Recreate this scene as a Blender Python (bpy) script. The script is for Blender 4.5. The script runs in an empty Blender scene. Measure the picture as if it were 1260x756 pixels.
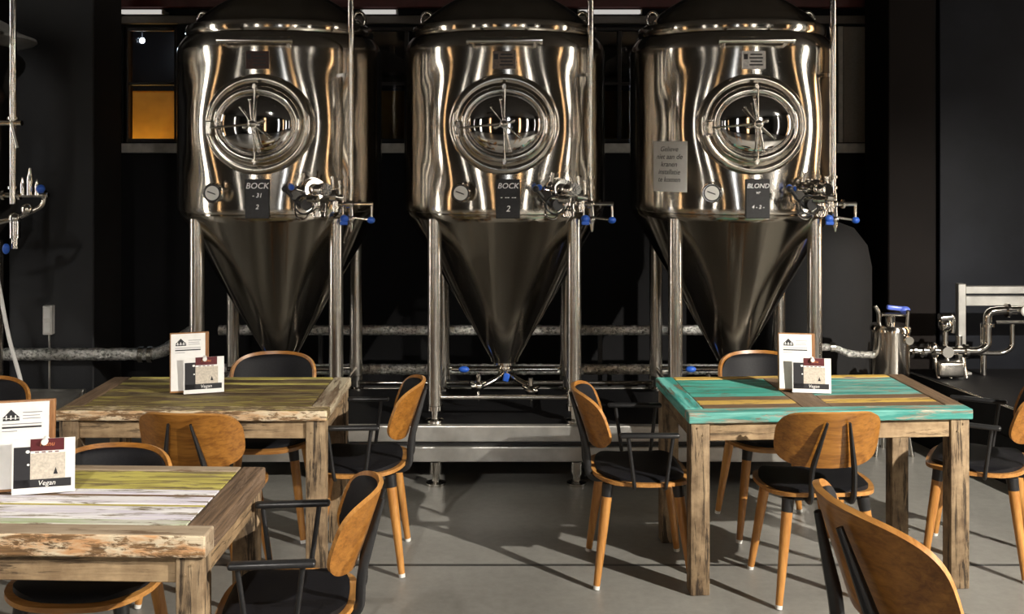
import bpy, bmesh, math, random
from mathutils import Vector, Matrix, Quaternion
random.seed(7)
PI = math.pi
SC = bpy.context.scene
COL = SC.collection
R = math.radians

# ------------------------------------------------------------------ helpers
def tag(o, label=None, cat=None, group=None, kind=None):
    if label: o['label'] = label
    if cat: o['category'] = cat
    if group: o['group'] = group
    if kind: o['kind'] = kind
    return o

def empty(name, loc=(0, 0, 0), rz=0.0, label=None, cat=None, group=None):
    o = bpy.data.objects.new(name, None)
    o.empty_display_size = 0.1
    COL.objects.link(o)
    o.location = loc
    o.rotation_euler = (0, 0, rz)
    return tag(o, label, cat, group)

def obj(name, bm, mats, parent=None, smooth=40, loc=None, rz=None):
    if not isinstance(mats, (list, tuple)): mats = [mats]
    bmesh.ops.recalc_face_normals(bm, faces=bm.faces)
    me = bpy.data.meshes.new(name)
    bm.to_mesh(me); bm.free()
    for m in mats: me.materials.append(m)
    if smooth:
        for p in me.polygons: p.use_smooth = True
        me.set_sharp_from_angle(angle=R(smooth))
    o = bpy.data.objects.new(name, me)
    COL.objects.link(o)
    if parent: o.parent = parent
    if loc is not None: o.location = loc
    if rz is not None: o.rotation_euler = (0, 0, rz)
    return o

def copy_tree(o, parent=None):
    c = o.copy(); COL.objects.link(c)
    if parent: c.parent = parent
    for ch in list(o.children): copy_tree(ch, c)
    return c

NB = bmesh.new

def setmi(faces, mi):
    for f in faces: f.material_index = mi

def box(bm, c, s, rot=None, bevel=0.0, seg=1, mi=0):
    M = Matrix.Translation(Vector(c))
    if rot is not None: M = M @ rot.to_4x4()
    M = M @ Matrix.Diagonal((s[0], s[1], s[2], 1))
    r = bmesh.ops.create_cube(bm, size=1.0, matrix=M)
    vs = r['verts']
    fs = list({f for v in vs for f in v.link_faces})
    setmi(fs, mi)
    if bevel:
        es = list({e for v in vs for e in v.link_edges})
        rb = bmesh.ops.bevel(bm, geom=es, offset=bevel, segments=seg, profile=0.5, affect='EDGES', clamp_overlap=True)
        setmi(rb['faces'], mi)
    return vs

def frame_of(t):
    t = t.normalized()
    a = Vector((0, 0, 1)) if abs(t.z) < 0.9 else Vector((1, 0, 0))
    u = t.cross(a).normalized()
    return u, t.cross(u).normalized()

def tube(bm, pts, r, seg=12, closed=False, mi=0, flat=None):
    """sweep a circle (or an ellipse: flat = (su, sv)) along points"""
    pts = [Vector(p) for p in pts]
    n = len(pts)
    rr = list(r) if isinstance(r, (list, tuple)) else [r] * n
    rings = []
    u = None
    for i, p in enumerate(pts):
        if closed: t = pts[(i + 1) % n] - pts[i - 1]
        elif i == 0: t = pts[1] - p
        elif i == n - 1: t = p - pts[i - 1]
        else: t = (pts[i + 1] - p).normalized() + (p - pts[i - 1]).normalized()
        t.normalize()
        if u is None: u, v = frame_of(t)
        else:
            u = (u - t * u.dot(t))
            if u.length < 1e-5: u, v = frame_of(t)
            u.normalize(); v = t.cross(u).normalized()
        fu, fv = flat if flat else (1, 1)
        rings.append([bm.verts.new(p + (u * math.cos(2 * PI * k / seg) * fu + v * math.sin(2 * PI * k / seg) * fv) * rr[i]) for k in range(seg)])
    m = n if closed else n - 1
    for i in range(m):
        a, b = rings[i], rings[(i + 1) % n]
        for k in range(seg):
            f = bm.faces.new((a[k], a[(k + 1) % seg], b[(k + 1) % seg], b[k])); f.material_index = mi
    if not closed:
        for ring in (rings[0], rings[-1]):
            f = bm.faces.new(ring); f.material_index = mi

def arc(c, r, a0, a1, n, plane='xz'):
    out = []
    for i in range(n + 1):
        a = a0 + (a1 - a0) * i / n
        p = Vector(c)
        x, y = r * math.cos(a), r * math.sin(a)
        if plane == 'xz': p += Vector((x, 0, y))
        elif plane == 'xy': p += Vector((x, y, 0))
        else: p += Vector((0, x, y))
        out.append(p)
    return out

def bend(pts, r=0.04, n=5):
    """round the corners of a polyline"""
    pts = [Vector(p) for p in pts]
    out = [pts[0]]
    for i in range(1, len(pts) - 1):
        a = (pts[i - 1] - pts[i]); b = (pts[i + 1] - pts[i])
        d = min(r, a.length * .45, b.length * .45)
        p0 = pts[i] + a.normalized() * d; p1 = pts[i] + b.normalized() * d
        for k in range(n + 1):
            t = k / n
            out.append(p0 * (1 - t) ** 2 + pts[i] * 2 * t * (1 - t) + p1 * t * t)
    out.append(pts[-1])
    return out

def lathe(bm, prof, seg=48, M=None, sx=1.0, sy=1.0, mi=0, cap=True):
    """revolve (r, z) about z; r may be a pair (a, b) for an ellipse"""
    M = M or Matrix.Identity(4)
    rings = []
    for r, z in prof:
        a, b = r if isinstance(r, tuple) else (r, r)
        if max(a, b) < 1e-6:
            rings.append([bm.verts.new(M @ Vector((0, 0, z)))])
        else:
            rings.append([bm.verts.new(M @ Vector((a * sx * math.cos(2 * PI * k / seg), b * sy * math.sin(2 * PI * k / seg), z))) for k in range(seg)])
    for a, b in zip(rings, rings[1:]):
        if len(a) == 1 and len(b) == 1: continue
        for k in range(seg):
            k2 = (k + 1) % seg
            if len(a) == 1: f = bm.faces.new((a[0], b[k], b[k2]))
            elif len(b) == 1: f = bm.faces.new((a[k], b[0], a[k2]))
            else: f = bm.faces.new((a[k], a[k2], b[k2], b[k]))
            f.material_index = mi
    if cap:
        for ring in (rings[0], rings[-1]):
            if len(ring) > 2:
                f = bm.faces.new(ring); f.material_index = mi

def M_dir(p, d):
    """matrix whose z axis points along d, origin p"""
    d = Vector(d).normalized()
    u, v = frame_of(d)
    m = Matrix((u, v, d)).transposed()
    if m.determinant() < 0: m = Matrix((v, u, d)).transposed()
    return Matrix.Translation(Vector(p)) @ m.to_4x4()

def cyl(bm, p, d, r, h, seg=20, mi=0, r2=None):
    lathe(bm, [(r, 0), (r if r2 is None else r2, h)], seg, M_dir(p, d), mi=mi)

def ball(bm, p, r, seg=14, mi=0, s=(1, 1, 1)):
    prof = [(r * math.sin(PI * i / 8) if 0 < i < 8 else 0.0, -r * math.cos(PI * i / 8)) for i in range(9)]
    lathe(bm, prof, seg, Matrix.Translation(Vector(p)) @ Matrix.Diagonal((s[0], s[1], s[2], 1)), mi=mi, cap=False)

def sell(a, n):
    c, s = math.cos(a), math.sin(a)
    return (math.copysign(abs(c) ** (2 / n), c), math.copysign(abs(s) ** (2 / n), s))

def shell(bm, outline, mapping, rings=8, seg=64, mi=0):
    """closed thick sheet; outline(angle) -> (u, v), mapping(u, v, side) -> point, side 0 / 1"""
    lay = []
    for side in (0, 1):
        rows = [[bm.verts.new(mapping(0.0, 0.0, side))]]
        for i in range(1, rings + 1):
            f = i / rings
            rows.append([bm.verts.new(mapping(*[q * f for q in outline(2 * PI * k / seg)], side)) for k in range(seg)])
        for a, b in zip(rows, rows[1:]):
            for k in range(seg):
                k2 = (k + 1) % seg
                f = bm.faces.new((a[0], b[k], b[k2])) if len(a) == 1 else bm.faces.new((a[k], b[k], b[k2], a[k2]))
                f.material_index = mi
        lay.append(rows[-1])
    for k in range(seg):
        k2 = (k + 1) % seg
        f = bm.faces.new((lay[0][k], lay[0][k2], lay[1][k2], lay[1][k])); f.material_index = mi

def text_into(bm, body, size, M, mi=0, shear=0.0, extrude=0.0006, align='CENTER', bold=0.0):
    cu = bpy.data.curves.new('lettering', 'FONT')
    cu.body = body; cu.size = size; cu.align_x = align; cu.align_y = 'CENTER'
    cu.shear = shear; cu.extrude = extrude; cu.offset = bold
    cu.resolution_u = 3
    o = bpy.data.objects.new('lettering', cu)
    COL.objects.link(o)
    dg = bpy.context.evaluated_depsgraph_get()
    me = bpy.data.meshes.new_from_object(o.evaluated_get(dg))
    me.transform(M)
    n0 = len(bm.faces)
    bm.from_mesh(me)
    bm.faces.ensure_lookup_table()
    for f in bm.faces[n0:]: f.material_index = mi
    bpy.data.objects.remove(o); bpy.data.meshes.remove(me); bpy.data.curves.remove(cu)

# face toward the camera side (-Y): text x -> +X, text y -> +Z, normal -> -Y
M_FRONT = Matrix(((1, 0, 0, 0), (0, 0, -1, 0), (0, 1, 0, 0), (0, 0, 0, 1)))

# ------------------------------------------------------------------ materials
class NT:
    def __init__(s, name):
        s.m = bpy.data.materials.new(name); s.m.use_nodes = True
        s.t = s.m.node_tree; s.n = s.t.nodes; s.l = s.t.links
        s.b = s.n['Principled BSDF']
    def add(s, typ, **kw):
        x = s.n.new(typ)
        for k, v in kw.items():
            if k.startswith('i_'): x.inputs[k[2:].replace('_', ' ')].default_value = v
            else: setattr(x, k, v)
        return x
    def link(s, a, b): s.l.new(a, b)
    def coords(s, scale=(1, 1, 1), kind='Object', loc=(0, 0, 0)):
        c = s.add('ShaderNodeTexCoord'); mp = s.add('ShaderNodeMapping')
        mp.inputs['Scale'].default_value = scale; mp.inputs['Location'].default_value = loc
        s.link(c.outputs[kind], mp.inputs['Vector'])
        return mp.outputs['Vector']
    def noise(s, vec, scale=5, detail=4, rough=.55, dist=0):
        x = s.add('ShaderNodeTexNoise')
        x.inputs['Scale'].default_value = scale; x.inputs['Detail'].default_value = detail
        x.inputs['Roughness'].default_value = rough; x.inputs['Distortion'].default_value = dist
        s.link(vec, x.inputs['Vector'])
        return x.outputs['Fac']
    def ramp(s, fac, stops, interp='LINEAR'):
        x = s.add('ShaderNodeValToRGB'); x.color_ramp.interpolation = interp
        e = x.color_ramp.elements
        while len(e) < len(stops): e.new(0.5)
        for el, (p, c) in zip(e, stops):
            el.position = p; el.color = (*c, 1) if len(c) == 3 else c
        s.link(fac, x.inputs['Fac'])
        return x.outputs['Color']
    def mix(s, fac, a, b, blend='MIX'):
        x = s.add('ShaderNodeMix', data_type='RGBA', blend_type=blend)
        if hasattr(fac, 'links'): s.link(fac, x.inputs[0])
        else: x.inputs[0].default_value = fac
        for v, i in ((a, 6), (b, 7)):
            if hasattr(v, 'links'): s.link(v, x.inputs[i])
            else: x.inputs[i].default_value = (*v, 1)
        return x.outputs[2]
    def bump(s, h, strength=.3, dist=.01):
        x = s.add('ShaderNodeBump'); x.inputs['Strength'].default_value = strength; x.inputs['Distance'].default_value = dist
        s.link(h, x.inputs['Height']); s.link(x.outputs['Normal'], s.b.inputs['Normal'])
    def set(s, color=None, rough=None, metal=None, spec=None, **kw):
        for k, v in (('Base Color', color), ('Roughness', rough), ('Metallic', metal), ('Specular IOR Level', spec)):
            if v is None: continue
            if hasattr(v, 'links'): s.link(v, s.b.inputs[k])
            else: s.b.inputs[k].default_value = (*v, 1) if isinstance(v, tuple) else v
        for k, v in kw.items(): s.b.inputs[k.replace('_', ' ')].default_value = v
        return s.m

def simple(name, color, rough=.5, metal=0.0, var=.12, scale=30, bump=0.0, **kw):
    t = NT(name)
    v = t.coords()
    n = t.noise(v, scale)
    dark = tuple(c * (1 - var) for c in color); lite = tuple(min(1, c * (1 + var)) for c in color)
    if bump: t.bump(n, bump, .004)
    return t.set(t.ramp(n, [(.3, dark), (.7, lite)]), rough, metal, **kw)

def steel_brushed(name, color, rough, aniso):
    t = NT(name)
    v = t.coords((1.5, 1.5, 140))
    n = t.noise(v, 4, 3)
    v2 = t.coords((1, 1, 1)); n2 = t.noise(v2, 3.0, 3)
    c = t.ramp(n, [(.25, tuple(x * .93 for x in color)), (.75, color)])
    c = t.mix(.35, c, t.ramp(n2, [(.35, tuple(x * .85 for x in color)), (.65, color)]))
    tg = t.add('ShaderNodeTangent', direction_type='RADIAL', axis='Z')
    t.link(tg.outputs['Tangent'], t.b.inputs['Tangent'])
    rr = t.ramp(n2, [(.3, (rough * .9,) * 3), (.7, (rough * 1.12,) * 3)])
    return t.set(c, rr, 1.0, Anisotropic=aniso, Anisotropic_Rotation=.25)

def wood(name, dark, mid, light, along='x', rough=.45, scale=1.0, bump=.15, cracks=0.0, fine=1.0):
    t = NT(name)
    s = {'x': (2.2, 26, 26), 'y': (26, 2.2, 26), 'z': (26, 26, 2.2)}[along]
    v = t.coords(tuple(q * scale * fine for q in s))
    n = t.noise(v, 2.2, 6, .62, .6)
    v2 = t.coords(tuple(q * scale * .22 for q in s)); n2 = t.noise(v2, 2.0, 3, .5, 1.4)
    c = t.ramp(n, [(.32, dark), (.50, mid), (.68, light)])
    c = t.mix(.4, c, t.ramp(n2, [(.35, dark), (.62, light)]))
    h = n
    if cracks:
        v3 = t.coords(tuple(q * .9 for q in s), loc=(5, 3, 1)); n3 = t.noise(v3, 1.5, 7, .7, .5)
        m = t.ramp(n3, [(.40, (1, 1, 1)), (.46, (0, 0, 0))])
        mm = t.mix(cracks, (0, 0, 0), m)
        c = t.mix(mm, c, tuple(q * .35 for q in dark))
        n4 = t.noise(t.coords((9, 9, 9)), 1.2, 5, .6)
        c = t.mix(.5, c, t.mix(t.ramp(n4, [(.4, (0, 0, 0)), (.65, (1, 1, 1))]), tuple(q * .7 for q in mid), tuple(q * 1.15 for q in light)))
        c = t.mix(mm, c, tuple(q * .35 for q in dark))
        hb = t.add('ShaderNodeMath', operation='SUBTRACT'); t.link(n, hb.inputs[0]); t.link(m, hb.inputs[1]); h = hb.outputs[0]
    t.bump(h, bump, .003)
    return t.set(c, rough)

def plank(name, paint, under_d, under_l, along='x', wear=.5, paint2=None, rough=.62, blotch=False):
    """old paint worn through to the timber"""
    t = NT(name)
    s = {'x': (1.6, 14, 14), 'y': (14, 1.6, 14), 'z': (14, 14, 1.6)}[along]
    if blotch: s = tuple(q * k for q, k in zip(s, (2.9, 1.3, 1.3)))
    fine = {'x': (3, 70, 70), 'y': (70, 3, 70), 'z': (70, 70, 3)}[along]
    n = t.noise(t.coords(fine), 1.6, 5, .6, .3)
    base = t.ramp(n, [(.3, under_d), (.68, under_l)])
    p = paint
    if paint2:
        p = t.ramp(t.noise(t.coords(s, loc=(3, 1, 2)), 1.8, 4, .6), [(.42, paint), (.58, paint2)])
    else:
        p = t.ramp(t.noise(t.coords(s, loc=(3, 1, 2)), 2.5, 4, .6), [(.3, tuple(q * .75 for q in paint)), (.7, paint)])
    m = t.noise(t.coords(s), 2.6, 8, .72, .35)
    mask = t.ramp(m, [(wear - .035, (0, 0, 0)), (wear + .035, (1, 1, 1))])
    c = t.mix(mask, base, p)
    hb = t.add('ShaderNodeMath', operation='ADD')
    t.link(mask, hb.inputs[0]); t.link(n, hb.inputs[1])
    t.bump(hb.outputs[0], .45, .004)
    return t.set(c, rough)

M = {}
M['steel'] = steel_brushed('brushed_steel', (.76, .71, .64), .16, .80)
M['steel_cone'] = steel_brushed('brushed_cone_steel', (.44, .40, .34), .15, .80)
M['polish'] = simple('polished_steel', (.70, .67, .62), .10, 1.0, .05, 20)
M['satin'] = simple('satin_steel', (.60, .57, .52), .24, 1.0, .10, 30)
M['satin_smooth'] = simple('smooth_collar_steel', (.60, .56, .50), .17, 1.0, .05, 20)
M['mirror'] = simple('mirror_door_steel', (.62, .60, .58), .05, 1.0, .05, 14)
M['frame_steel'] = simple('dull_galvanised_steel', (.56, .55, .52), .38, .85, .18, 9, .05)
M['foil'] = None
t = NT('crinkled_foil')
nn = t.noise(t.coords((1, 1, 1)), 45, 5, .65)
t.bump(nn, 1.0, .02)
M['foil'] = t.set(t.ramp(nn, [(.38, (.22, .22, .21)), (.5, (.78, .77, .74)), (.62, (.95, .94, .92))]), .30, .9)
M['black_metal'] = simple('black_powder_coat', (.012, .012, .013), .38, 0, .2, 60)
M['matt_black'] = simple('matt_black_paint', (.006, .006, .007), .65, 0, .2, 20, Specular_IOR_Level=.15)
M['black_pad'] = simple('black_upholstery', (.006, .006, .008), .6, 0, .3, 120, .1, Specular_IOR_Level=.25)
M['black_plastic'] = simple('black_plastic', (.015, .015, .016), .35, 0, .2, 60)
M['white_plastic'] = simple('white_plastic', (.72, .71, .68), .4, 0, .05, 30)
M['blue_plastic'] = simple('blue_handle_plastic', (.02, .10, .50), .35, 0, .1, 30)
M['blue_pale'] = simple('pale_blue_plastic', (.10, .16, .62), .35, 0, .1, 30)
M['paper'] = simple('white_paper', (.86, .85, .83), .7, 0, .04, 25)
M['ink'] = simple('black_ink', (.02, .02, .024), .6, 0, .1, 40)
M['grey_ink'] = simple('grey_ink', (.26, .26, .28), .6, 0, .1, 40)
M['maroon_ink'] = simple('maroon_ink', (.10, .012, .016), .55, 0, .1, 40)
M['orange_ink'] = simple('orange_ink', (.70, .25, .10), .6, 0, .1, 40)
M['beige_ink'] = simple('speckled_beige_print', (.58, .52, .44), .65, 0, .2, 120)
M['chalk'] = simple('white_chalk', (.92, .92, .92), .8, 0, .08, 200)
M['slate'] = simple('chalkboard_black', (.016, .016, .018), .5, 0, .3, 60)
M['plate'] = simple('etched_plate', (.42, .41, .40), .35, .9, .2, 60)
M['board_wood'] = wood('menu_board_wood', (.20, .085, .03), (.34, .16, .06), (.45, .24, .10), 'z')
M['ply'] = wood('plywood_teak', (.12, .042, .006), (.28, .110, .017), (.42, .185, .034), 'x', .36, .9, .06, fine=1.7)
M['ply_edge'] = wood('plywood_edge', (.26, .105, .024), (.42, .19, .05), (.55, .28, .08), 'x', .36, 1.6, .05)
M['leg_wood'] = wood('turned_leg_beech', (.26, .10, .02), (.44, .19, .045), (.56, .28, .075), 'z', .36, 1.0, .05)
M['old_wood'] = wood('weathered_timber', (.06, .036, .02), (.20, .13, .07), (.40, .29, .17), 'z', .72, 1.1, .6, .8)
M['old_wood_x'] = wood('weathered_timber_rail', (.09, .052, .026), (.26, .165, .085), (.46, .33, .19), 'x', .72, 1.1, .6, .6)
M['old_wood_y'] = wood('weathered_timber_side_rail', (.08, .048, .024), (.23, .145, .075), (.38, .26, .14), 'y', .72, 1.1, .6, .6)
UD, UL = (.07, .042, .024), (.24, .155, .09)
def pk(n, *a, **k): M[n] = plank('plank_' + n, *a, **k)
pk('teal', (.045, .26, .225), (.10,.08,.05), (.50,.46,.36), wear=.455, paint2=(.15, .42, .37))
pk('teal_y', (.03, .28, .24), UD, UL, 'y', wear=.43, paint2=(.16, .52, .46))
pk('green_teal', (.03, .29, .22), UD, UL, wear=.44, paint2=(.08, .40, .33))
pk('yellow', (.62, .40, .09), UD, UL, wear=.43)
pk('brown', (.20, .12, .06), UD, UL, wear=.5)
pk('brown_y', (.18, .115, .065), UD, UL, 'y', wear=.5)
pk('cream', (.74, .62, .44), (.06, .035, .02), (.34, .20, .09), wear=.49, paint2=(.62, .40, .22), blotch=True)
pk('cream_orange', (.74, .62, .44), (.05, .03, .018), (.34, .19, .08), wear=.495, paint2=(.62, .34, .16), blotch=True)
pk('olive', (.36, .29, .07), (.04,.025,.012), (.20,.13,.06), wear=.50, paint2=(.16, .12, .04))
pk('lime', (.56, .49, .12), UD, (.34, .27, .13), wear=.46, paint2=(.38, .32, .08))
pk('white', (.82, .80, .80), UD, (.42,.36,.26), wear=.44, paint2=(.66, .62, .70))
pk('pale_green', (.38, .44, .26), UD, UL, wear=.45, paint2=(.58, .56, .50))
pk('bare', (.38, .30, .21), UD, UL, wear=.40, paint2=(.28, .21, .14))
pk('dark', (.09, .06, .03), (.018, .012, .007), (.13, .08, .04), wear=.5, paint2=(.24, .19, .08))
pk('mixed', (.62, .50, .32), (.05,.03,.015), (.24,.16,.08), wear=.52, paint2=(.30, .24, .07), blotch=True)
pk('grey_y', (.52, .45, .32), UD, UL, 'y', wear=.46, paint2=(.24, .18, .12))
pk('brown_side', (.19, .125, .08), (.035, .022, .014), (.19, .12, .07), 'y', wear=.53)

def wall_mat(name, c, rough=.6, var=.25, scale=2.5, bump=.05, spec=.5):
    t = NT(name)
    n = t.noise(t.coords(), scale, 6, .6)
    t.bump(n, bump, .01)
    return t.set(t.ramp(n, [(.3, tuple(q * (1 - var) for q in c)), (.7, tuple(q * (1 + var) for q in c))]), rough, None, spec)
M['wall_black'] = wall_mat('black_painted_wall', (.006, .006, .007), .7, spec=.2)
M['wall_slate'] = wall_mat('slate_grey_wall', (.012, .0135, .018), .42, spec=.15)
M['pillar'] = wall_mat('charcoal_pillar', (.017, .018, .021), .6)
M['pillar_brown'] = wall_mat('dark_brown_pillar', (.007, .005, .0045), .7, spec=.15)
M['ceiling'] = wall_mat('dark_ceiling', (.04, .037, .034), .8)
M['room_wall'] = wall_mat('far_room_wall', (.03, .026, .022), .8)

# concrete floor
t = NT('polished_concrete')
c1 = t.noise(t.coords(), 1.3, 7, .62, .4); c2 = t.noise(t.coords(), 22, 5, .7)
col = t.ramp(c1, [(.28, (.155, .150, .138)), (.55, (.215, .211, .194)), (.78, (.275, .270, .248))])
col = t.mix(.25, col, t.ramp(c2, [(.3, (.11, .105, .098)), (.7, (.31, .305, .28))]))
sx = t.add('ShaderNodeSeparateXYZ'); tc = t.add('ShaderNodeTexCoord'); t.link(tc.outputs['Object'], sx.inputs[0])
def line(out, at, w):
    a = t.add('ShaderNodeMath', operation='SUBTRACT'); t.link(out, a.inputs[0]); a.inputs[1].default_value = at
    b = t.add('ShaderNodeMath', operation='ABSOLUTE'); t.link(a.outputs[0], b.inputs[0])
    d = t.add('ShaderNodeMath', operation='LESS_THAN'); t.link(b.outputs[0], d.inputs[0]); d.inputs[1].default_value = w
    return d.outputs[0]
col = t.mix(line(sx.outputs['Y'], 4.79, .012), col, (.03, .03, .028))
rg = t.ramp(c1, [(.3, (.34,) * 3), (.7, (.46,) * 3)])
t.bump(c2, .06, .004)
M['floor'] = t.set(col, rg)

# ------------------------------------------------------------------ camera  (eye 1.9 m up, looking along +Y, lens shifted down)
cam = bpy.data.cameras.new('camera')
co = bpy.data.objects.new('camera', cam); COL.objects.link(co)
F_PX, CX, HY, EYE = 1300.0, 625.0, 180.0, 1.9
cam.sensor_width = 36; cam.lens = 36 * F_PX / 1260
cam.shift_x = (630 - CX) / 1260
cam.shift_y = -(378 - HY) / 1260
co.location = (0, 0, EYE); co.rotation_euler = (PI / 2, 0, 0)
cam.clip_start = .05
SC.camera = co
def PX(x, Y): return (x - CX) / F_PX * Y
def PZ(y, Y): return EYE - (y - HY) / F_PX * Y

# ------------------------------------------------------------------ room
RX0, RX1, RY0, RY1, RH = -6.0, 6.2, -4.5, 8.3, 3.9
def struct(name, bm, mats, smooth=0):
    return tag(obj(name, bm, mats, None, smooth), kind='structure')

bm = NB(); box(bm, ((RX0 + RX1) / 2, (RY0 + RY1) / 2, -.05), (RX1 - RX0 + .4, RY1 - RY0 + .4, .1)); struct('floor', bm, M['floor'])
bm = NB(); box(bm, ((RX0 + RX1) / 2, (RY0 + RY1) / 2, RH + .05), (RX1 - RX0 + .4, RY1 - RY0 + .4, .1)); struct('ceiling', bm, M['ceiling'])

WY = RY1 - .0   # back wall face
WIN = [(-3.02, -2.60), (-1.16, -.44), (.52, 1.24), (2.58, 2.94)]   # openings in the back wall (x0, x1)
WZ0, WZ1 = 1.93, 2.84
bm = NB()
box(bm, ((RX0 + RX1) / 2, WY + .1, WZ0 / 2), (RX1 - RX0 + .4, .2, WZ0))
box(bm, ((RX0 + RX1) / 2, WY + .1, (WZ1 + RH) / 2), (RX1 - RX0 + .4, .2, RH - WZ1))
xs = [RX0 - .2] + [q for w in WIN for q in w] + [RX1 + .2]
for a, b in zip(xs[0::2], xs[1::2]):
    box(bm, ((a + b) / 2, WY + .1, (WZ0 + WZ1) / 2), (b - a, .2, WZ1 - WZ0))
struct('wall_back', bm, M['wall_black'])

bm = NB(); box(bm, (RX0 - .1, (RY0 + RY1) / 2, RH / 2), (.2, RY1 - RY0, RH)); struct('wall_left', bm, M['room_wall'])
bm = NB(); box(bm, (RX1 + .1, (RY0 + RY1) / 2, RH / 2), (.2, RY1 - RY0, RH)); struct('wall_right', bm, M['room_wall'])
bm = NB(); box(bm, ((RX0 + RX1) / 2, RY0 - .1, RH / 2), (RX1 - RX0 + .4, .2, RH)); struct('wall_front', bm, M['room_wall'])

# glass of the back windows
t = NT('dark_window_glass')
g = t.add('ShaderNodeBsdfGlossy'); g.inputs['Roughness'].default_value = .03; g.inputs['Color'].default_value = (.8, .8, .8, 1)
tr = t.add('ShaderNodeBsdfTransparent'); tr.inputs['Color'].default_value = (.85, .85, .85, 1)
mx = t.add('ShaderNodeMixShader'); mx.inputs[0].default_value = .12
t.link(tr.outputs[0], mx.inputs[1]); t.link(g.outputs[0], mx.inputs[2])
t.link(mx.outputs[0], t.n['Material Output'].inputs['Surface'])
M['glass'] = t.m
M['win_frame'] = simple('dark_window_frame', (.018, .014, .012), .5, 0, .2, 30)
M['sill'] = simple('pale_stone_sill', (.5, .48, .44), .6, 0, .15, 20)
M['amber'] = simple('amber_rendered_wall', (.55, .30, .05), .8, 0, .2, 5)
M['taupe'] = simple('taupe_roller_blind', (.28, .25, .215), .8, 0, .08, 60)
M['emit_warm'] = None
def emit(name, c, s):
    t = NT(name); t.set((0, 0, 0), .5)
    t.b.inputs['Emission Color'].default_value = (*c, 1); t.b.inputs['Emission Strength'].default_value = s
    return t.m

for i, (a, b) in enumerate(WIN):
    w = empty('window_%d' % (i + 1), ((a + b) / 2, WY + .05, WZ0)); tag(w, kind='structure')
    W, H = b - a, WZ1 - WZ0
    f = NB(); th = .03
    for sx_ in (-1, 1): box(f, (sx_ * (W / 2 - th / 2), 0, H / 2), (th, .06, H), bevel=.004)
    for z in (th / 2, H - th / 2, H * .51): box(f, (0, 0, z), (W - 2 * th, .06, th * (.8 if abs(z - H * .51) < .01 else 1)), bevel=.004)
    if i in (1, 2): box(f, (0.0, 0, H / 2), (.03, .06, H - 2 * th), bevel=.004)
    obj('window_frame', f, M['win_frame'], w, 0)
    g = NB(); box(g, (0, .012, H / 2), (W - 2 * th, .006, H - 2 * th)); obj('pane', g, M['glass'], w, 0)
    s = NB(); box(s, (0, -.09, -.045), (W + .04, .08, .075), bevel=.006); obj('window_sill', s, M['sill'], w, 0)
    if i == 3:
        q = NB(); box(q, (.03, -.035, H / 2), (W - .06, .012, H + .02)); obj('roller_blind', q, M['taupe'], w, 0)
        q = NB(); box(q, (-W / 2 + .03, -.05, H / 2), (.035, .03, H)); obj('blind_guide', q, M['sill'], w, 0)
# shallow passage behind the windows
bm = NB()
box(bm, (0, 9.6, 1.9), (9, .1, 1.0))
box(bm, (0, 9.05, 1.25), (9, 1.2, .1)); box(bm, (0, 9.05, 3.55), (9, 1.2, .1))
box(bm, (-2.3, 9.05, 2.4), (.1, 1.1, 2.2)); struct('wall_passage', bm, M['amber'])  # unseen partition added to keep the amber light from the other windows
bm = NB(); box(bm, (0, 9.58, 3.0), (9, .1, 1.2)); struct('wall_passage_upper', bm, M['wall_slate'])

# ------------------------------------------------------------------ pillars and wall pieces
bm = NB(); box(bm, (-3.07, 7.36, RH / 2), (.57, .52, RH), bevel=.008)
struct('pillar_left', bm, M['pillar'])
bm = NB(); box(bm, (2.86, 7.72, RH / 2), (.34, .5, RH), bevel=.008)
struct('pillar_right', bm, M['pillar_brown'])
bm = NB(); box(bm, (4.6, 7.66, RH / 2), (3.10, .4, RH), bevel=.004)
struct('wall_slate', bm, M['wall_slate'])

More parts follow.
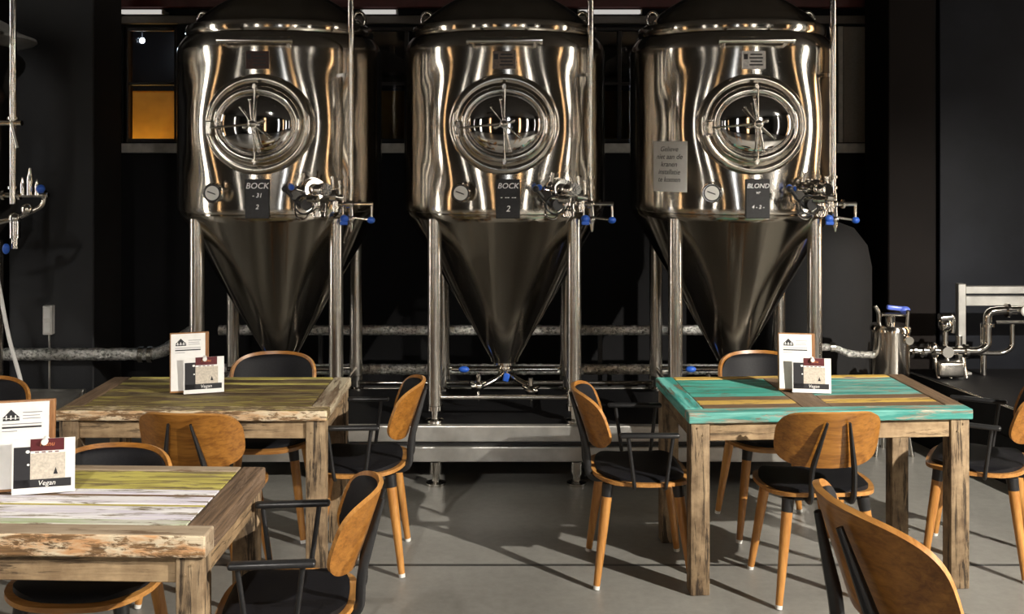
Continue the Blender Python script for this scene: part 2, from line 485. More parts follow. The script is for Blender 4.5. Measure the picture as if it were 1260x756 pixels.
# ------------------------------------------------------------------ chair
def chair_seat_outline(a, fx=.225, fy=.215, n=3.4):
    x, y = sell(a, n); return x * fx, y * fy
def make_chair(name='armchair', arms=True, dz=0.0):
    root = empty(name)
    S = .245 / .225
    UP = Matrix.Translation((0, 0, dz))
    def put(nm, bm, m, parent=None, smooth=40):
        bm.transform(UP)
        return obj(nm, bm, m, parent or root, smooth)
    # seat: dished plywood
    def seat_map(u, v, side, t=.016):
        k = (u / .245) ** 2 + (v / .215) ** 2
        z = .462 - .012 * (1 - min(1, k)) - (.018 * max(0, (v - .12) / .1) ** 2) + .010 * max(0, (-v - .1) / .1) ** 2
        x = u * (1 - .10 * max(0, -v / .215))
        return Vector((x, v, z - (t if side == 0 else 0)))
    bm = NB(); shell(bm, lambda a: chair_seat_outline(a, .245, .218, 3.0), seat_map, 8, 56); put('seat', bm, M['ply_edge'], None, 50)
    def cush_map(u, v, side):
        k = max(abs(u) / .22, abs(v) / .19)
        p = seat_map(u, v, 1)
        return p + Vector((0, 0, -.001 if side == 0 else .004 + .018 * max(0, 1 - k ** 6) ** .5))
    bm = NB(); shell(bm, lambda a: chair_seat_outline(a, .222, .194, 3.0), cush_map, 10, 56); put('seat_cushion', bm, M['black_pad'], None, 60)
    # backrest: curved plywood with a black pad in front
    BW, BH, BZ, LEAN = .250, .122, .700, .34
    def back_pt(x, z, off):
        ang = x / .30
        y = -.262 + .30 * (1 - math.cos(ang)) - LEAN * (z - BZ)
        X = .30 * math.sin(ang)
        nrm = Vector((-math.sin(ang), math.cos(ang), LEAN)).normalized()
        return Vector((X, y, z)) + nrm * off
    bm = NB(); shell(bm, lambda a: (sell(a, 3.2)[0] * BW, sell(a, 3.2)[1] * BH), lambda u, v, s: back_pt(u, BZ + v, 0 if s == 0 else .015), 8, 64)
    bm.faces.ensure_lookup_table()
    nf = len(bm.faces)
    for f in bm.faces[nf - 64:]: f.material_index = 1
    put('backrest', bm, [M['ply'], M['ply_edge']], None, 50)
    bm = NB()
    def pad(u, v, s):
        k = max(abs(u) / (BW - .02), abs(v) / (BH - .02))
        return back_pt(u, BZ + v, .0145 if s == 0 else .016 + .014 * max(0, 1 - k ** 6) ** .5)
    shell(bm, lambda a: (sell(a, 3.2)[0] * (BW - .016), sell(a, 3.2)[1] * (BH - .016)), pad, 10, 56)
    put('back_pad', bm, M['black_pad'], None, 60)
    for s in (-1, 1):
        bm = NB()
        p = [(s * .078, -.05, .438), (s * .088, -.232, .437), (s * .090, -.236, .57), (s * .046, -.302, .785)]
        p = bend(p, .05, 6)
        tube(bm, p, [.0145] * (len(p) - 2) + [.0145, .007], 10, flat=(.75, 1.1))
        put('back_support', bm, M['black_metal'])
    # metal frame under the seat
    bm = NB()
    ring = bend([(-.15, .15, .436), (.15, .15, .436), (.16, 0, .436), (.15, -.15, .436), (-.15, -.15, .436), (-.16, 0, .436), (-.15, .15, .436)], .03, 4)
    tube(bm, ring[:-1], .011, 8, closed=True)
    for s in (-1, 1): box(bm, (s * .078, 0, .437), (.028, .30, .012), bevel=.003)
    for sx_ in (-1, 1):
        for sy_ in (-1, 1):
            a = Vector((sx_ * .158, sy_ * .150, .437)); b = Vector((sx_ * .216, sy_ * .207, -dz))
            d = (b - a).normalized()
            tube(bm, [a, a + d * .055], [.026, .0235], 16)
    put('seat_frame', bm, M['black_metal'])
    for sx_ in (-1, 1):
        for sy_ in (-1, 1):
            a = Vector((sx_ * .158, sy_ * .150, .437)); b = Vector((sx_ * .216, sy_ * .207, -dz))
            d = (b - a); dn = d.normalized()
            L = d.length
            bm = NB(); tube(bm, [a + dn * .052, a + dn * (L * .4), a + dn * (L - .016)], [.0228, .0210, .0145], 16)
            lg = put('leg', bm, M['leg_wood'])
            bm = NB(); tube(bm, [a + dn * (L - .017), Vector((b.x, b.y, .001 - dz))], [.0148, .0138], 14)
            put('foot_cap', bm, M['white_plastic'], lg)
    # arms
    for s in (-1, 1) if arms else ():
        bm = NB()
        tube(bm, bend([(s * .15, -.045, .437), (s * .250, -.045, .437), (s * .262, -.075, .665)], .03, 5), .0085, 10)
        tube(bm, bend([(s * .15, .085, .437), (s * .250, .085, .437), (s * .262, .115, .665)], .03, 5), .0085, 10)
        put('arm_frame', bm, M['black_metal'])
        bm = NB(); box(bm, (s * .264, .015, .673), (.036, .255, .020), bevel=.009, seg=3)
        put('armrest', bm, M['black_plastic'], None, 60)
    return root

AG, SG = 'armchairs at the table ends', 'side chairs along the tables'
chairs = [
    # kind, x, y, heading (deg; 0 = sitter looks along +Y), label
    ('armchair', -.70, 3.36, 95, 'plywood armchair pulled up to the right end of the yellow and white table'),
    ('armchair', -.68, 4.86, 92, 'plywood armchair at the right end of the dark brown table, facing it'),
    ('side_chair', -1.29, 4.53, -5, 'plywood chair seen from behind, pushed under the front edge of the brown table'),
    ('side_chair', -1.20, 5.25, 182, 'chair behind the brown table and its menu, only its upper back rim showing'),
    ('side_chair', -1.40, 3.54, 180, 'chair facing us behind the yellow and white table, partly hidden by its menu'),
    ('side_chair', -2.36, 4.66, 200, 'chair cut by the picture edge beside the left end of the brown table'),
    ('armchair', .585, 4.74, -90, 'plywood armchair at the left end of the turquoise table, facing right'),
    ('side_chair', 1.315, 4.55, 3, 'plywood chair seen from behind, tucked under the front edge of the turquoise table'),
    ('side_chair', 1.31, 5.27, 183, 'chair behind the turquoise table, its wooden back rim beside the menu'),
    ('armchair', 2.165, 4.87, 62, 'armchair at the right end of the turquoise table, near the black plinth'),
]
protos = {}
for kind, x, y, h, lab in chairs:
    if kind not in protos:
        o = protos[kind] = make_chair(kind, kind == 'armchair')
    else: o = copy_tree(protos[kind])
    o.location = (x, y, 0); o.rotation_euler = (0, 0, R(h))
    tag(o, lab, 'chair', AG if kind == 'armchair' else SG)
o = make_chair('high_chair', False, .378)
o.location = (.93, 2.14, 0); o.rotation_euler = (0, 0, R(-80))
tag(o, 'plywood chair close to us at lower right, showing the back of its large curved backrest', 'chair')

# ------------------------------------------------------------------ tables
TG = 'reclaimed timber tables'
def make_table(name, loc, rz, W, D, H, th, rows, mats, frame_keys, label, cross=None):
    """rows: (depth share, key) from the front frame plank to the back one; frame_keys: front, back, left, right, edge"""
    root = empty(name, loc, rz, label, 'table', TG)
    bm = NB(); slots = []
    def mi(k):
        if k not in slots: slots.append(k)
        return slots.index(k)
    rnd = random.Random(len(label))
    def board(x0, x1, y0, y1, k, dz=0.0, t=th, bev=.006):
        box(bm, ((x0 + x1) / 2, (y0 + y1) / 2, H - t / 2 + dz), (x1 - x0 - .002, y1 - y0 - .002, t), bevel=bev, seg=2, mi=mi(k))
    fw = .085
    front, back, left, right = frame_keys
    edge = front
    if isinstance(front, tuple): front, edge = front
    board(-W / 2, W / 2, -D / 2, -D / 2 + fw, front)
    bm.normal_update()
    for f in bm.faces:
        if f.normal.y < -.6: f.material_index = mi(edge)
    board(-W / 2 + fw, W / 2 - fw, D / 2 - .055, D / 2, back)
    board(-W / 2, -W / 2 + fw, -D / 2 + fw, D / 2, left)
    board(W / 2 - fw, W / 2, -D / 2 + fw, D / 2, right)
    y = -D / 2 + fw; inner = D - fw - .055
    tot = sum(r for r, _ in rows)
    for r, k in rows:
        d = inner * r / tot
        spans = [(-W / 2 + fw, W / 2 - fw)]
        if cross: spans = [(-W / 2 + fw, cross[0]), (cross[1], W / 2 - fw)]
        for a, b in spans:
            ks = k if isinstance(k, str) else k[spans.index((a, b))]
            board(a, b, y, y + d, ks, -rnd.random() * .003, th * .6, .003)
        y += d
    if cross: board(cross[0], cross[1], -D / 2 + fw, D / 2 - .055, cross[2], -.001, th * .6, .003)
    obj('tabletop', bm, [M[k] for k in slots], root, 0)
    L = .082
    ins = .012
    for sx_ in (-1, 1):
        for sy_ in (-1, 1):
            bm = NB(); hx = W / 2 - ins - L / 2; hy = D / 2 - ins - L / 2
            box(bm, (sx_ * hx, sy_ * hy, (H - th) / 2), (L, L, H - th), bevel=.006, seg=2)
            for q in range(2):      # pegged joint
                cyl(bm, (sx_ * (hx - .012 + .024 * q), sy_ * (hy) - .0425, H - th - .05 + .03 * q), (0, -1, 0), .004, .003, 8)
            obj('leg', bm, M['old_wood'], root, 30)
    ah = .078
    for s in (-1, 1):
        bm = NB(); box(bm, (0, s * (D / 2 - ins - .025), H - th - ah / 2 - .001), (W - 2 * ins - 2 * L - .002, .028, ah), bevel=.003); obj('apron', bm, M['old_wood_x'], root, 0)
        bm = NB(); box(bm, (s * (W / 2 - ins - .025), 0, H - th - ah / 2 - .001), (.028, D - 2 * ins - 2 * L - .002, ah), bevel=.003); obj('apron', bm, M['old_wood_y'], root, 0)
    return root
TH = .775
make_table('dining_table', (-1.345, 4.82, 0), R(-.5), 1.16, .66, TH, .045,
           [(.16, 'olive'), (.2, 'olive'), (.14, 'dark'), (.14, 'olive'), (.16, 'dark'), (.08, 'lime'), (.12, 'dark')], M, (('mixed', 'cream'), 'lime', 'brown_y', 'grey_y'),
           'dark brown reclaimed timber table with a peeling cream front edge')
make_table('dining_table', (-1.46, 3.40, 0), R(-2), 1.20, .66, TH, .068,
           [(.08, 'pale_green'), (.22, 'white'), (.035, 'lime'), (.13, 'white'), (.035, 'brown'), (.09, 'white'), (.36, 'lime')], M, (('bare', 'cream_orange'), 'bare', 'brown_side', 'brown_side'),
           'nearest table with worn yellow and white planks and a peeling front edge')
make_table('dining_table', (1.355, 4.83, 0), R(3.5), 1.235, .70, TH, .045,
           [(.10, 'brown'), (.10, 'yellow'), (.10, ('brown', 'brown')), (.42, ('green_teal', 'teal')), (.08, ('green_teal', 'teal'))], M, ('teal', 'yellow', 'teal_y', 'brown_y'),
           'turquoise painted reclaimed timber table with yellow stripes', cross=(-.10, .03, 'brown_y'))

# ------------------------------------------------------------------ menu boards
def make_menu(loc, rz, label, mirror=1, size=1.0):
    root = empty('menu_stand', loc, rz, label, 'menu', 'menu boards on the tables')
    lean = Matrix.Rotation(R(-7), 3, 'X')
    def P(x, y, z): return lean @ Vector((x, y, z)) + Vector((0, 0, .004))
    w, h = .185, .290
    m = mirror
    bm = NB(); box(bm, P(0, .012, h / 2), (w, .022, h), lean, bevel=.004, seg=2); obj('board', bm, M['board_wood'], root, 0)
    # foot behind, keeps the board up
    bm = NB(); box(bm, (0, .055, .016), (.10, .075, .026), bevel=.004); obj('foot_block', bm, M['board_wood'], root, 0)
    bm = NB()
    x0 = -.006 * m
    box(bm, P(x0, -.002, h / 2 + .002), (.162, .003, h - .016), lean, mi=0)
    # header: little peaked-roof mark with lines of small print
    T = Matrix.Translation(P(0, -.0038, 0)) @ lean.to_4x4()
    def flat(pts, mi):
        vs = [bm.verts.new(T @ Vector((a, -.0004, b))) for a, b in pts]
        f = bm.faces.new(vs); f.material_index = mi
    def bar(a, b, c, d, mi, y=-.0004):
        box(bm, T @ Vector(((a + c) / 2, y, (b + d) / 2)), (c - a, .0008, d - b), lean, mi=mi)
    hx = x0 - .035
    flat([(hx - .026, .235), (hx, .262), (hx + .028, .235)], 1)
    bar(hx - .024, .226, hx + .026, .233, 1)
    for q in (-.014, .0, .014): bar(hx + q - .002, .230, hx + q + .002, .243, 0, -.0009)
    bar(hx + .036, .250, hx + .095, .2525, 2); bar(hx + .036, .240, hx + .088, .242, 2); bar(hx + .036, .231, hx + .09, .233, 2)
    bar(hx - .026, .214, hx + .094, .2165, 2); bar(hx - .026, .202, hx + .094, .2075, 1)
    bar(hx - .026, .192, hx + .02, .194, 2)
    obj('menu_sheet', bm, [M['paper'], M['ink'], M['grey_ink']], root, 0)
    # folded card in front, shifted sideways
    bm = NB()
    lean2 = Matrix.Rotation(R(-4), 3, 'X')
    cx = .068 * m
    off = Vector((cx, -.032, .003))
    def Q(x, y, z): return lean2 @ Vector((x, y, z)) + off
    box(bm, Q(0, 0, .088), (.190, .003, .172), lean2, mi=0)
    box(bm, Q(0, .012, .0015), (.190, .026, .003), lean2, mi=0)
    T = Matrix.Translation(off) @ lean2.to_4x4()
    def bar2(a, b, c, d, mi, y=-.002):
        box(bm, T @ Vector(((a + c) / 2, y, (b + d) / 2)), (c - a, .001, d - b), lean2, mi=mi)
    bar2(-.090, .022, -.040, .150, 1)
    bar2(-.090, .020, .084, .046, 1)
    bar2(-.040, .046, .066, .128, 3)
    bar2(-.040, .136, .062, .174, 2, -.0024)
    ball(bm, T @ Vector((-.046, -.0022, .092)), .005, 10, 0, (1, .1, 1))
    ball(bm, T @ Vector((-.048, -.0022, .133)), .007, 10, 0, (1, .1, 1))
    flat2 = [(.030, .060), (.044, .060), (.037, .082)]
    vs = [bm.verts.new(T @ Vector((a, -.0034, b))) for a, b in flat2]; f = bm.faces.new(vs); f.material_index = 1
    for k in range(4): bar2(-.026 + .02 * k, .130, -.014 + .02 * k, .133, 2)
    text_into(bm, 'Vegan', .022, T @ Matrix.Translation((.01, -.0032, .033)) @ M_FRONT, 0, .2, .0004)
    text_into(bm, 'Menu', .020, T @ Matrix.Translation((.010, -.0036, .157)) @ M_FRONT, 4, .2, .0004)
    obj('folded_card', bm, [M['paper'], M['ink'], M['maroon_ink'], M['beige_ink'], M['orange_ink']], root, 0)
    # rolled clip holding the card on the board
    bm = NB(); cyl(bm, (.072 * m, -.036, .168), (0, 1, .1), .010, .034, 14); obj('clip', bm, M['paper'], root)
    for ch in root.children: ch.data.transform(Matrix.Diagonal((size, size, size, 1)))
    return root
make_menu((-1.45, 4.81, TH), R(17), 'wooden menu board with paper cards standing on the dark brown table', 1, .93)
make_menu((-1.575, 3.43, TH), R(13), 'wooden menu board with paper cards on the yellow and white table')
m3 = make_menu((1.325, 4.84, TH), R(-8), 'wooden menu board with paper cards standing on the turquoise table', 1, .90)

# ------------------------------------------------------------------ fermentation tanks
TY = 6.39
ZB = .335            # top of the platform
ZS, ZT = 1.53, 2.43  # cylinder from seam to shoulder
RT = .605
TANKG = 'conical steel fermentation tanks'
def surf(x, r=RT): return -math.sqrt(max(0, r * r - x * x))
def draw_out(co):
    """pull a point of the shell out towards the manway collar"""
    x, y, z = co
    if y < 0:
        e = math.hypot(x / .300, (z - 2.02) / .286)
        if e < 1.75:
            q = min(1, (1.75 - e) / .75); q = q * q * (3 - 2 * q)
            co.y = min(y, y + (-.606 - y) * q * .25)
def make_tank():
    root = empty('fermentation_tank')
    D = Matrix.Translation((0, 0, -ZB))
    def part(name, bm, m, parent=None, smooth=40):
        bm.transform(D)
        return obj(name, bm, m, parent or root, smooth)
    # shell, drawn out smoothly towards the manway; steep shoulder
    bm = NB()
    prof = [(RT - .02, ZS - .015), (RT - .004, ZS - .006)]
    for k in range(49): prof.append((RT, ZS + .01 + (2.45 - ZS - .01) * k / 48))
    for k in range(1, 11):
        q = k / 10
        prof.append((RT - .047 * q ** 1.8, 2.45 + .088 * q))
    lathe(bm, prof, 240, cap=False)
    for v in bm.verts: draw_out(v.co)
    part('shell', bm, M['steel'])
    bm = NB()
    prof = [(.522, 2.535), (.548, 2.542), (.556, 2.556), (.556, 2.592), (.548, 2.606), (.53, 2.612)]
    for k in range(1, 15):
        a = k / 14
        prof.append((.53 * (1 - a), 2.612 + .245 * (1 - (1 - a) ** 2)))
    lathe(bm, prof, 96, cap=False)
    lid = part('lid', bm, M['steel'])
    bm = NB()
    cyl(bm, (0, 0, 2.85), (0, 0, 1), .075, .06, 24); cyl(bm, (0, 0, 2.89), (0, 0, 1), .095, .016, 24)
    cyl(bm, (.24, .05, 2.80), (0, 0, 1), .03, .08, 16); cyl(bm, (-.2, -.1, 2.80), (0, 0, 1), .025, .08, 16)
    part('lid_port', bm, M['satin'], lid)
    for s in (-1, 1):
        bm = NB()
        c = Vector((s * .47, -.0, 2.665))
        tube(bm, [c + Vector((.034 * math.cos(a), 0, .045 * math.sin(a))) for a in [2 * PI * k / 20 for k in range(20)]], .012, 10, closed=True)
        cyl(bm, c + Vector((0, 0, -.065)), (0, 0, 1), .022, .035, 12)
        part('lifting_lug', bm, M['polish'], lid)
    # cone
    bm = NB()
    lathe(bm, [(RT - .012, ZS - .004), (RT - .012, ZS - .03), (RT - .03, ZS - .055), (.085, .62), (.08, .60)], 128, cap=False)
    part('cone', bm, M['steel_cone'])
    # legs
    for sx_ in (-1, 1):
        for sy_ in (-1, 1):
            bm = NB()
            x, y = sx_ * .395, sy_ * .395
            lathe(bm, [(.041, .42), (.041, 1.49)], 28, Matrix.Translation((x, y, 0)))
            lg = part('leg', bm, M['satin'])
            bm = NB()
            lathe(bm, [(.0, ZB + .001), (.05, ZB + .001), (.05, ZB + .014), (.022, ZB + .02), (.022, .40), (.046, .405), (.046, .43)], 24, Matrix.Translation((x, y, 0)), cap=False)
            part('levelling_foot', bm, M['polish'], lg)
    for y in (-.395, .395):
        bm = NB(); tube(bm, [(-.36, y, .475), (.36, y, .475)], .013, 12); part('brace', bm, M['satin'])
    for s in (-1, 1):
        bm = NB(); tube(bm, [(s * .395, -.36, .475), (s * .395, .36, .475)], .013, 12); part('brace', bm, M['satin'])
    # manway
    zc = 2.02
    MM = Matrix.Translation((0, 0, zc)) @ Matrix.Rotation(PI / 2, 4, 'X')   # local z -> -Y, local y -> +Z
    bm = NB()
    lathe(bm, [((.335, .320), .44), ((.312, .298), .52), ((.300, .286), .570), ((.293, .280), .598), ((.286, .273), .614), ((.276, .262), .622), ((.262, .245), .622),
               ((.248, .226), .615), ((.240, .212), .605)], 96, MM, cap=False)
    mw = part('manway_collar', bm, M['satin_smooth'], None, 80)
    bm = NB()
    lathe(bm, [((.241, .212), .59), ((.240, .211), .632), ((.234, .204), .648), ((.221, .188), .655), ((.208, .172), .648), ((.202, .165), .638), ((.200, .163), .63)], 96, MM, cap=False)
    part('manway_rim', bm, M['polish'], mw, 60)
    bm = NB()
    lathe(bm, [((.203, .166), .636)] + [((.2 * math.cos(a), .163 * math.cos(a)), .640 + .045 * math.sin(a)) for a in [PI / 2 * k / 10 for k in range(10)]] + [(0, .685)], 96, MM, cap=False)
    door = part('manway_door', bm, M['mirror'], mw, 60)
    bm = NB()
    def MP(x, y, z): return MM @ Vector((x, y, z))
    cyl(bm, MP(0, 0, .675), (0, -1, 0), .024, .055, 20)
    ball(bm, MP(0, 0, .735), .020)
    for a, l, r in ((98, .135, .0075), (282, .15, .0085), (128, .115, .006), (318, .12, .006), (20, .05, .009), (200, .05, .009)):
        a = R(a)
        tube(bm, [MP(0, 0, .722), MP(l * math.cos(a), l * math.sin(a), .708)], [r, r * .85], 10)
        ball(bm, MP(l * math.cos(a), l * math.sin(a), .708), r * 1.3, 10)
    part('locking_handle', bm, M['satin'], mw)
    bm = NB()
    tube(bm, bend([MP(-.243, -.02, .65), MP(-.225, -.02, .70), MP(-.02, 0, .705)], .03, 5), .011, 10, flat=(1.0, .6))
    box(bm, MP(-.250, -.02, .645), (.034, .07, .075), bevel=.006)
    cyl(bm, MP(-.250, -.065, .665), (0, 0, 1), .011, .09, 12)
    part('hinge_arm', bm, M['satin'], mw)
    bm = NB()
    for s in (-1, 1):
        box(bm, MP(0, s * .205, .668), (.022, .035, .035), bevel=.004)
        cyl(bm, MP(0, s * .2, .67), (0, -1, 0), .010, .03, 10)
    tube(bm, [MP(.004, .19, .692), MP(.0, .02, .712)], .009, 10, flat=(1, .5)); tube(bm, [MP(.0, -.02, .712), MP(.004, -.19, .692)], .009, 10, flat=(1, .5))
    part('crossbar', bm, M['satin'], mw)
    # hand rail above, type plate
    bm = NB(); zr = 2.475; yr = -.665
    tube(bm, [(-.205, yr, zr), (.195, yr, zr)], .017, 14)
    for s in (-1, 1): cyl(bm, (s * .2 - .005, yr, zr), (1, 0, 0), .024, .012, 16)
    for s in (-1, 1): tube(bm, [(s * .175, yr, zr - .006), (s * .165, -.545, zr - .028)], .014, 12)
    part('hand_rail', bm, M['polish'])
    bm = NB()
    Mp = Matrix.Translation((0, surf(0) - .004, 2.372))
    box(bm, (0, surf(0) - .004, 2.372), (.128, .016, .098), bevel=.003, mi=0)
    for k in range(4): box(bm, (.012, surf(0) - .0125, 2.345 + .019 * k), (.075 - .01 * (k % 2), .001, .008), mi=1)
    box(bm, (-.045, surf(0) - .0125, 2.39), (.022, .001, .03), mi=1)
    part('type_plate', bm, [M['plate'], M['ink']], None, 0)
    # thermometer
    bm = NB()
    tx, tz = -.245, 1.645
    ty = surf(tx)
    cyl(bm, (tx + .03, ty + .03, tz), (-.25, -1, 0), .052, .045, 28)
    cyl(bm, (tx + .02, ty - .01, tz), (-.25, -1, 0), .022, .06, 16)
    lathe(bm, [(.040, 0), (.053, .004), (.055, .03), (.050, .036), (.044, .036)], 32, M_dir((tx + .012, ty - .062, tz), (-.1, -1, 0)))
    tm = part('thermometer', bm, M['polish'])
    bm = NB()
    q = M_dir((tx + .012, ty - .062, tz), (-.1, -1, 0))
    lathe(bm, [(.046, .0362), (.046, .0372), (.039, .0374)], 28, q, mi=1); lathe(bm, [(.039, .0372), (.039, .0378), (0, .038)], 28, q, mi=0)
    c = q @ Vector((0, 0, .039)); box(bm, c, (.055, .0015, .006), Matrix.Rotation(R(20), 3, 'Y'), mi=1)
    part('dial', bm, [M['white_plastic'], M['ink']], tm)
    # sampling and racking valves on the lower right of the shell
    bm = NB()
    vx, vz = .275, 1.635
    vy = surf(vx)
    cyl(bm, (vx, vy + .03, vz + .03), (.35, -1, 0), .062, .06, 28); cyl(bm, (vx + .02, vy - .03, vz + .03), (.35, -1, 0), .042, .09, 24)
    cyl(bm, (vx + .03, vy - .06, vz + .03), (.35, -1, 0), .056, .018, 24)
    cyl(bm, (vx + .045, vy - .10, vz + .03), (.35, -1, 0), .056, .016, 24)
    tube(bm, bend([(vx + .05, vy - .12, vz + .03), (vx + .06, vy - .15, vz + .03), (vx + .06, vy - .15, vz - .06), (vx + .01, vy - .16, vz - .09)], .03, 5), .017, 12)
    cyl(bm, (vx + .06, vy - .15, vz - .035), (0, 0, -1), .028, .02, 16); ball(bm, (vx + .06, vy - .15, vz + .03), .032)
    tube(bm, [(vx - .06, vy - .10, vz + .03), (vx + .18, vy - .02, vz - .02)], .017, 12)
    cyl(bm, (vx + .12, vy - .065, vz - .005), (1, .2, -.1), .034, .03, 18); cyl(bm, (vx - .02, vy - .10, vz + .02), (1, .2, -.1), .03, .02, 18)
    tube(bm, [(vx + .13, vy - .05, vz), (vx + .13, vy - .05, vz + .10)], .010, 10); tube(bm, [(vx + .165, vy - .03, vz), (vx + .165, vy - .03, vz + .075)], .012, 10)
    for dx, dy, dz_, d, r, l in ((-.05, -.12, -.01, (0, -1, .2), .022, .05), (.02, -.17, -.02, (1, -.3, 0), .020, .06), (.09, -.10, -.05, (0, -.3, -1), .018, .07), (.10, -.11, .03, (.3, -1, 0), .026, .03),
                              (-.02, -.13, .075, (.2, -.2, 1), .012, .05), (.15, -.06, -.035, (0, 0, -1), .015, .06), (.065, -.15, -.085, (0, 0, -1), .022, .03)):
        cyl(bm, (vx + dx, vy + dy, vz + dz_), d, r, l, 14); cyl(bm, Vector((vx + dx, vy + dy, vz + dz_)) + Vector(d).normalized() * l * .5, d, r * 1.4, .010, 14)
    tube(bm, bend([(vx - .06, vy - .13, vz - .04), (vx - .05, vy - .15, vz - .12), (vx + .0, vy - .15, vz - .135), (vx + .03, vy - .14, vz - .08)], .04, 5), .005, 8)
    sv = part('sample_valve', bm, M['polish'])
    bm = NB(); ball(bm, (vx - .085, vy - .09, vz + .04), .017); part('valve_knob', bm, M['blue_plastic'], sv)
    bm = NB()
    tube(bm, [(vx - .02, vy - .15, vz - .06), (vx - .10, vy - .17, vz + .03)], [.012, .010], 10); ball(bm, (vx - .105, vy - .172, vz + .035), .018)
    tube(bm, [Vector((vx, vy - .16, vz - .05)) + Vector((.05 * math.cos(a), -.01, .05 * math.sin(a))) for a in [2 * PI * k / 24 for k in range(24)]], .005, 8, closed=True)
    cyl(bm, (vx + .0, vy - .13, vz - .05), (.3, -1, 0), .03, .05, 16)
    part('valve_lever', bm, M['black_plastic'], sv)
    # riser for cleaning, with a small tree of taps
    px, py = .485, -.44
    bm = NB()
    tube(bm, [(px, py, 1.56), (px, py, 3.2)], .0175, 16)
    for z in (1.66, 1.72): cyl(bm, (px, py, z), (0, 0, 1), .027, .014, 18)
    for z in (2.30,): box(bm, (px - .03, py + .03, z), (.07, .07, .02), Matrix.Rotation(R(-45), 3, 'Z'))
    rp = part('riser_pipe', bm, M['polish'])
    bm = NB(); zt = 1.575
    tube(bm, [(px - .17, py - .02, zt), (px + .125, py - .02, zt)], .0125, 12)
    tube(bm, [(px + .12, py - .02, zt + .01), (px + .12, py - .02, zt - .08)], .008, 10)
    tube(bm, [(px, py - .02, zt + .06), (px + .005, py - .02, zt - .10), (px + .008, py - .02, zt - .155)], [.017, .017, .006], 12)
    tube(bm, [(px - .04, py - .02, zt + .05), (px - .04, py - .02, zt - .08)], .0085, 10)
    for q in (-.13, -.02, .045): cyl(bm, (px + q, py - .02, zt), (1, 0, 0), .026, .013, 16)
    ball(bm, (px, py - .02, zt), .026); ball(bm, (px + .005, py - .02, zt - .085), .024)
    tube(bm, [(px + .01, py - .03, zt - .075), (px + .11, py - .03, zt - .088)], .008, 10)
    tube(bm, bend([(px - .10, py - .0, zt + .02), (px - .12, py - .03, zt - .07), (px - .16, py + .02, zt - .14)], .04, 5), .009, 10)
    tube(bm, [(px - .085, py - .03, zt), (px - .085, py - .03, zt + .09)], [.013, .007], 10)
    part('tap_tree', bm, M['polish'], rp)
    bm = NB()
    ball(bm, (px + .118, py - .03, zt - .09), .021, 14, 0, (1.1, .9, .9)); part('tap_knob', bm, M['blue_plastic'], rp)
    bm = NB(); ball(bm, (px - .032, py - .035, zt - .082), .020, 14, 0, (1.2, .9, 1.1))
    box(bm, (px - .032, py - .045, zt - .105), (.045, .014, .022), bevel=.004)
    part('tap_knob', bm, M['blue_plastic'], rp)
    # outlet below the cone
    bm = NB()
    cyl(bm, (0, 0, .53), (0, 0, 1), .042, .09, 24); cyl(bm, (0, 0, .585), (0, 0, 1), .066, .02, 24); cyl(bm, (0, 0, .548), (0, 0, 1), .06, .016, 24)
    tube(bm, [(-.32, -.02, .555), (.32, -.02, .555)], .014, 12)
    tube(bm, bend([(0, -.01, .55), (-.05, -.06, .50), (-.14, -.10, .47)], .04, 5), .018, 12)
    tube(bm, bend([(0, -.01, .55), (.06, -.06, .51), (.17, -.12, .46)], .04, 5), .018, 12)
    for s in (-1, 1):
        c = Vector((s * .155, -.12, .475 if s < 0 else .45))
        ball(bm, c, .034); cyl(bm, c + Vector((0, 0, .0)), (0, 0, 1), .016, .075, 12); cyl(bm, c, (0, 0, -1), .012, .085, 12, r2=.005)
        for a in range(3):
            d = Vector((math.cos(R(30 + 120 * a)), -.4, math.sin(R(30 + 120 * a))))
            cyl(bm, c, d, .009, .062, 10)
        cyl(bm, c + Vector((s * .02, 0, 0)), (s, .2, .1), .028, .016, 16)
    ov = part('outlet_valve', bm, M['polish'])
    bm = NB(); box(bm, (.01, -.09, .52), (.036, .018, .05), Matrix.Rotation(R(14), 3, 'Y'), bevel=.006); part('outlet_handle', bm, M['blue_plastic'], ov)
    bm = NB(); ball(bm, (-.245, -.035, .557), .022, 14, 0, (1.5, 1, .9))
    part('outlet_handle', bm, M['blue_plastic'], ov)
    return root
tank = make_tank()
TX = [-1.37, -.02, 1.345]
TL = ['left of the three large conical steel fermenters, behind the brown table',
      'middle conical steel fermenter in full view between the two rows of tables',
      'conical steel fermenter with a white paper notice, behind the turquoise table']
tanks = []
for i, x in enumerate(TX):
    o = tank if i == 0 else copy_tree(tank)
    o.location = (x, TY, ZB); tag(o, TL[i], 'tank', TANKG); tanks.append(o)
plates = (simple('plate_red_reflection', (.05, .025, .022), .4, .3, .2, 60), simple('plate_dark_reflection', (.16, .13, .11), .35, .8, .2, 60), M['plate'])  # per-tank plate colours imitate what each plate reflects
for o, m in zip(tanks, plates):
    for ch in o.children:
        if ch.name.startswith('type_plate'):
            ch.data = ch.data.copy(); ch.data.materials[0] = m

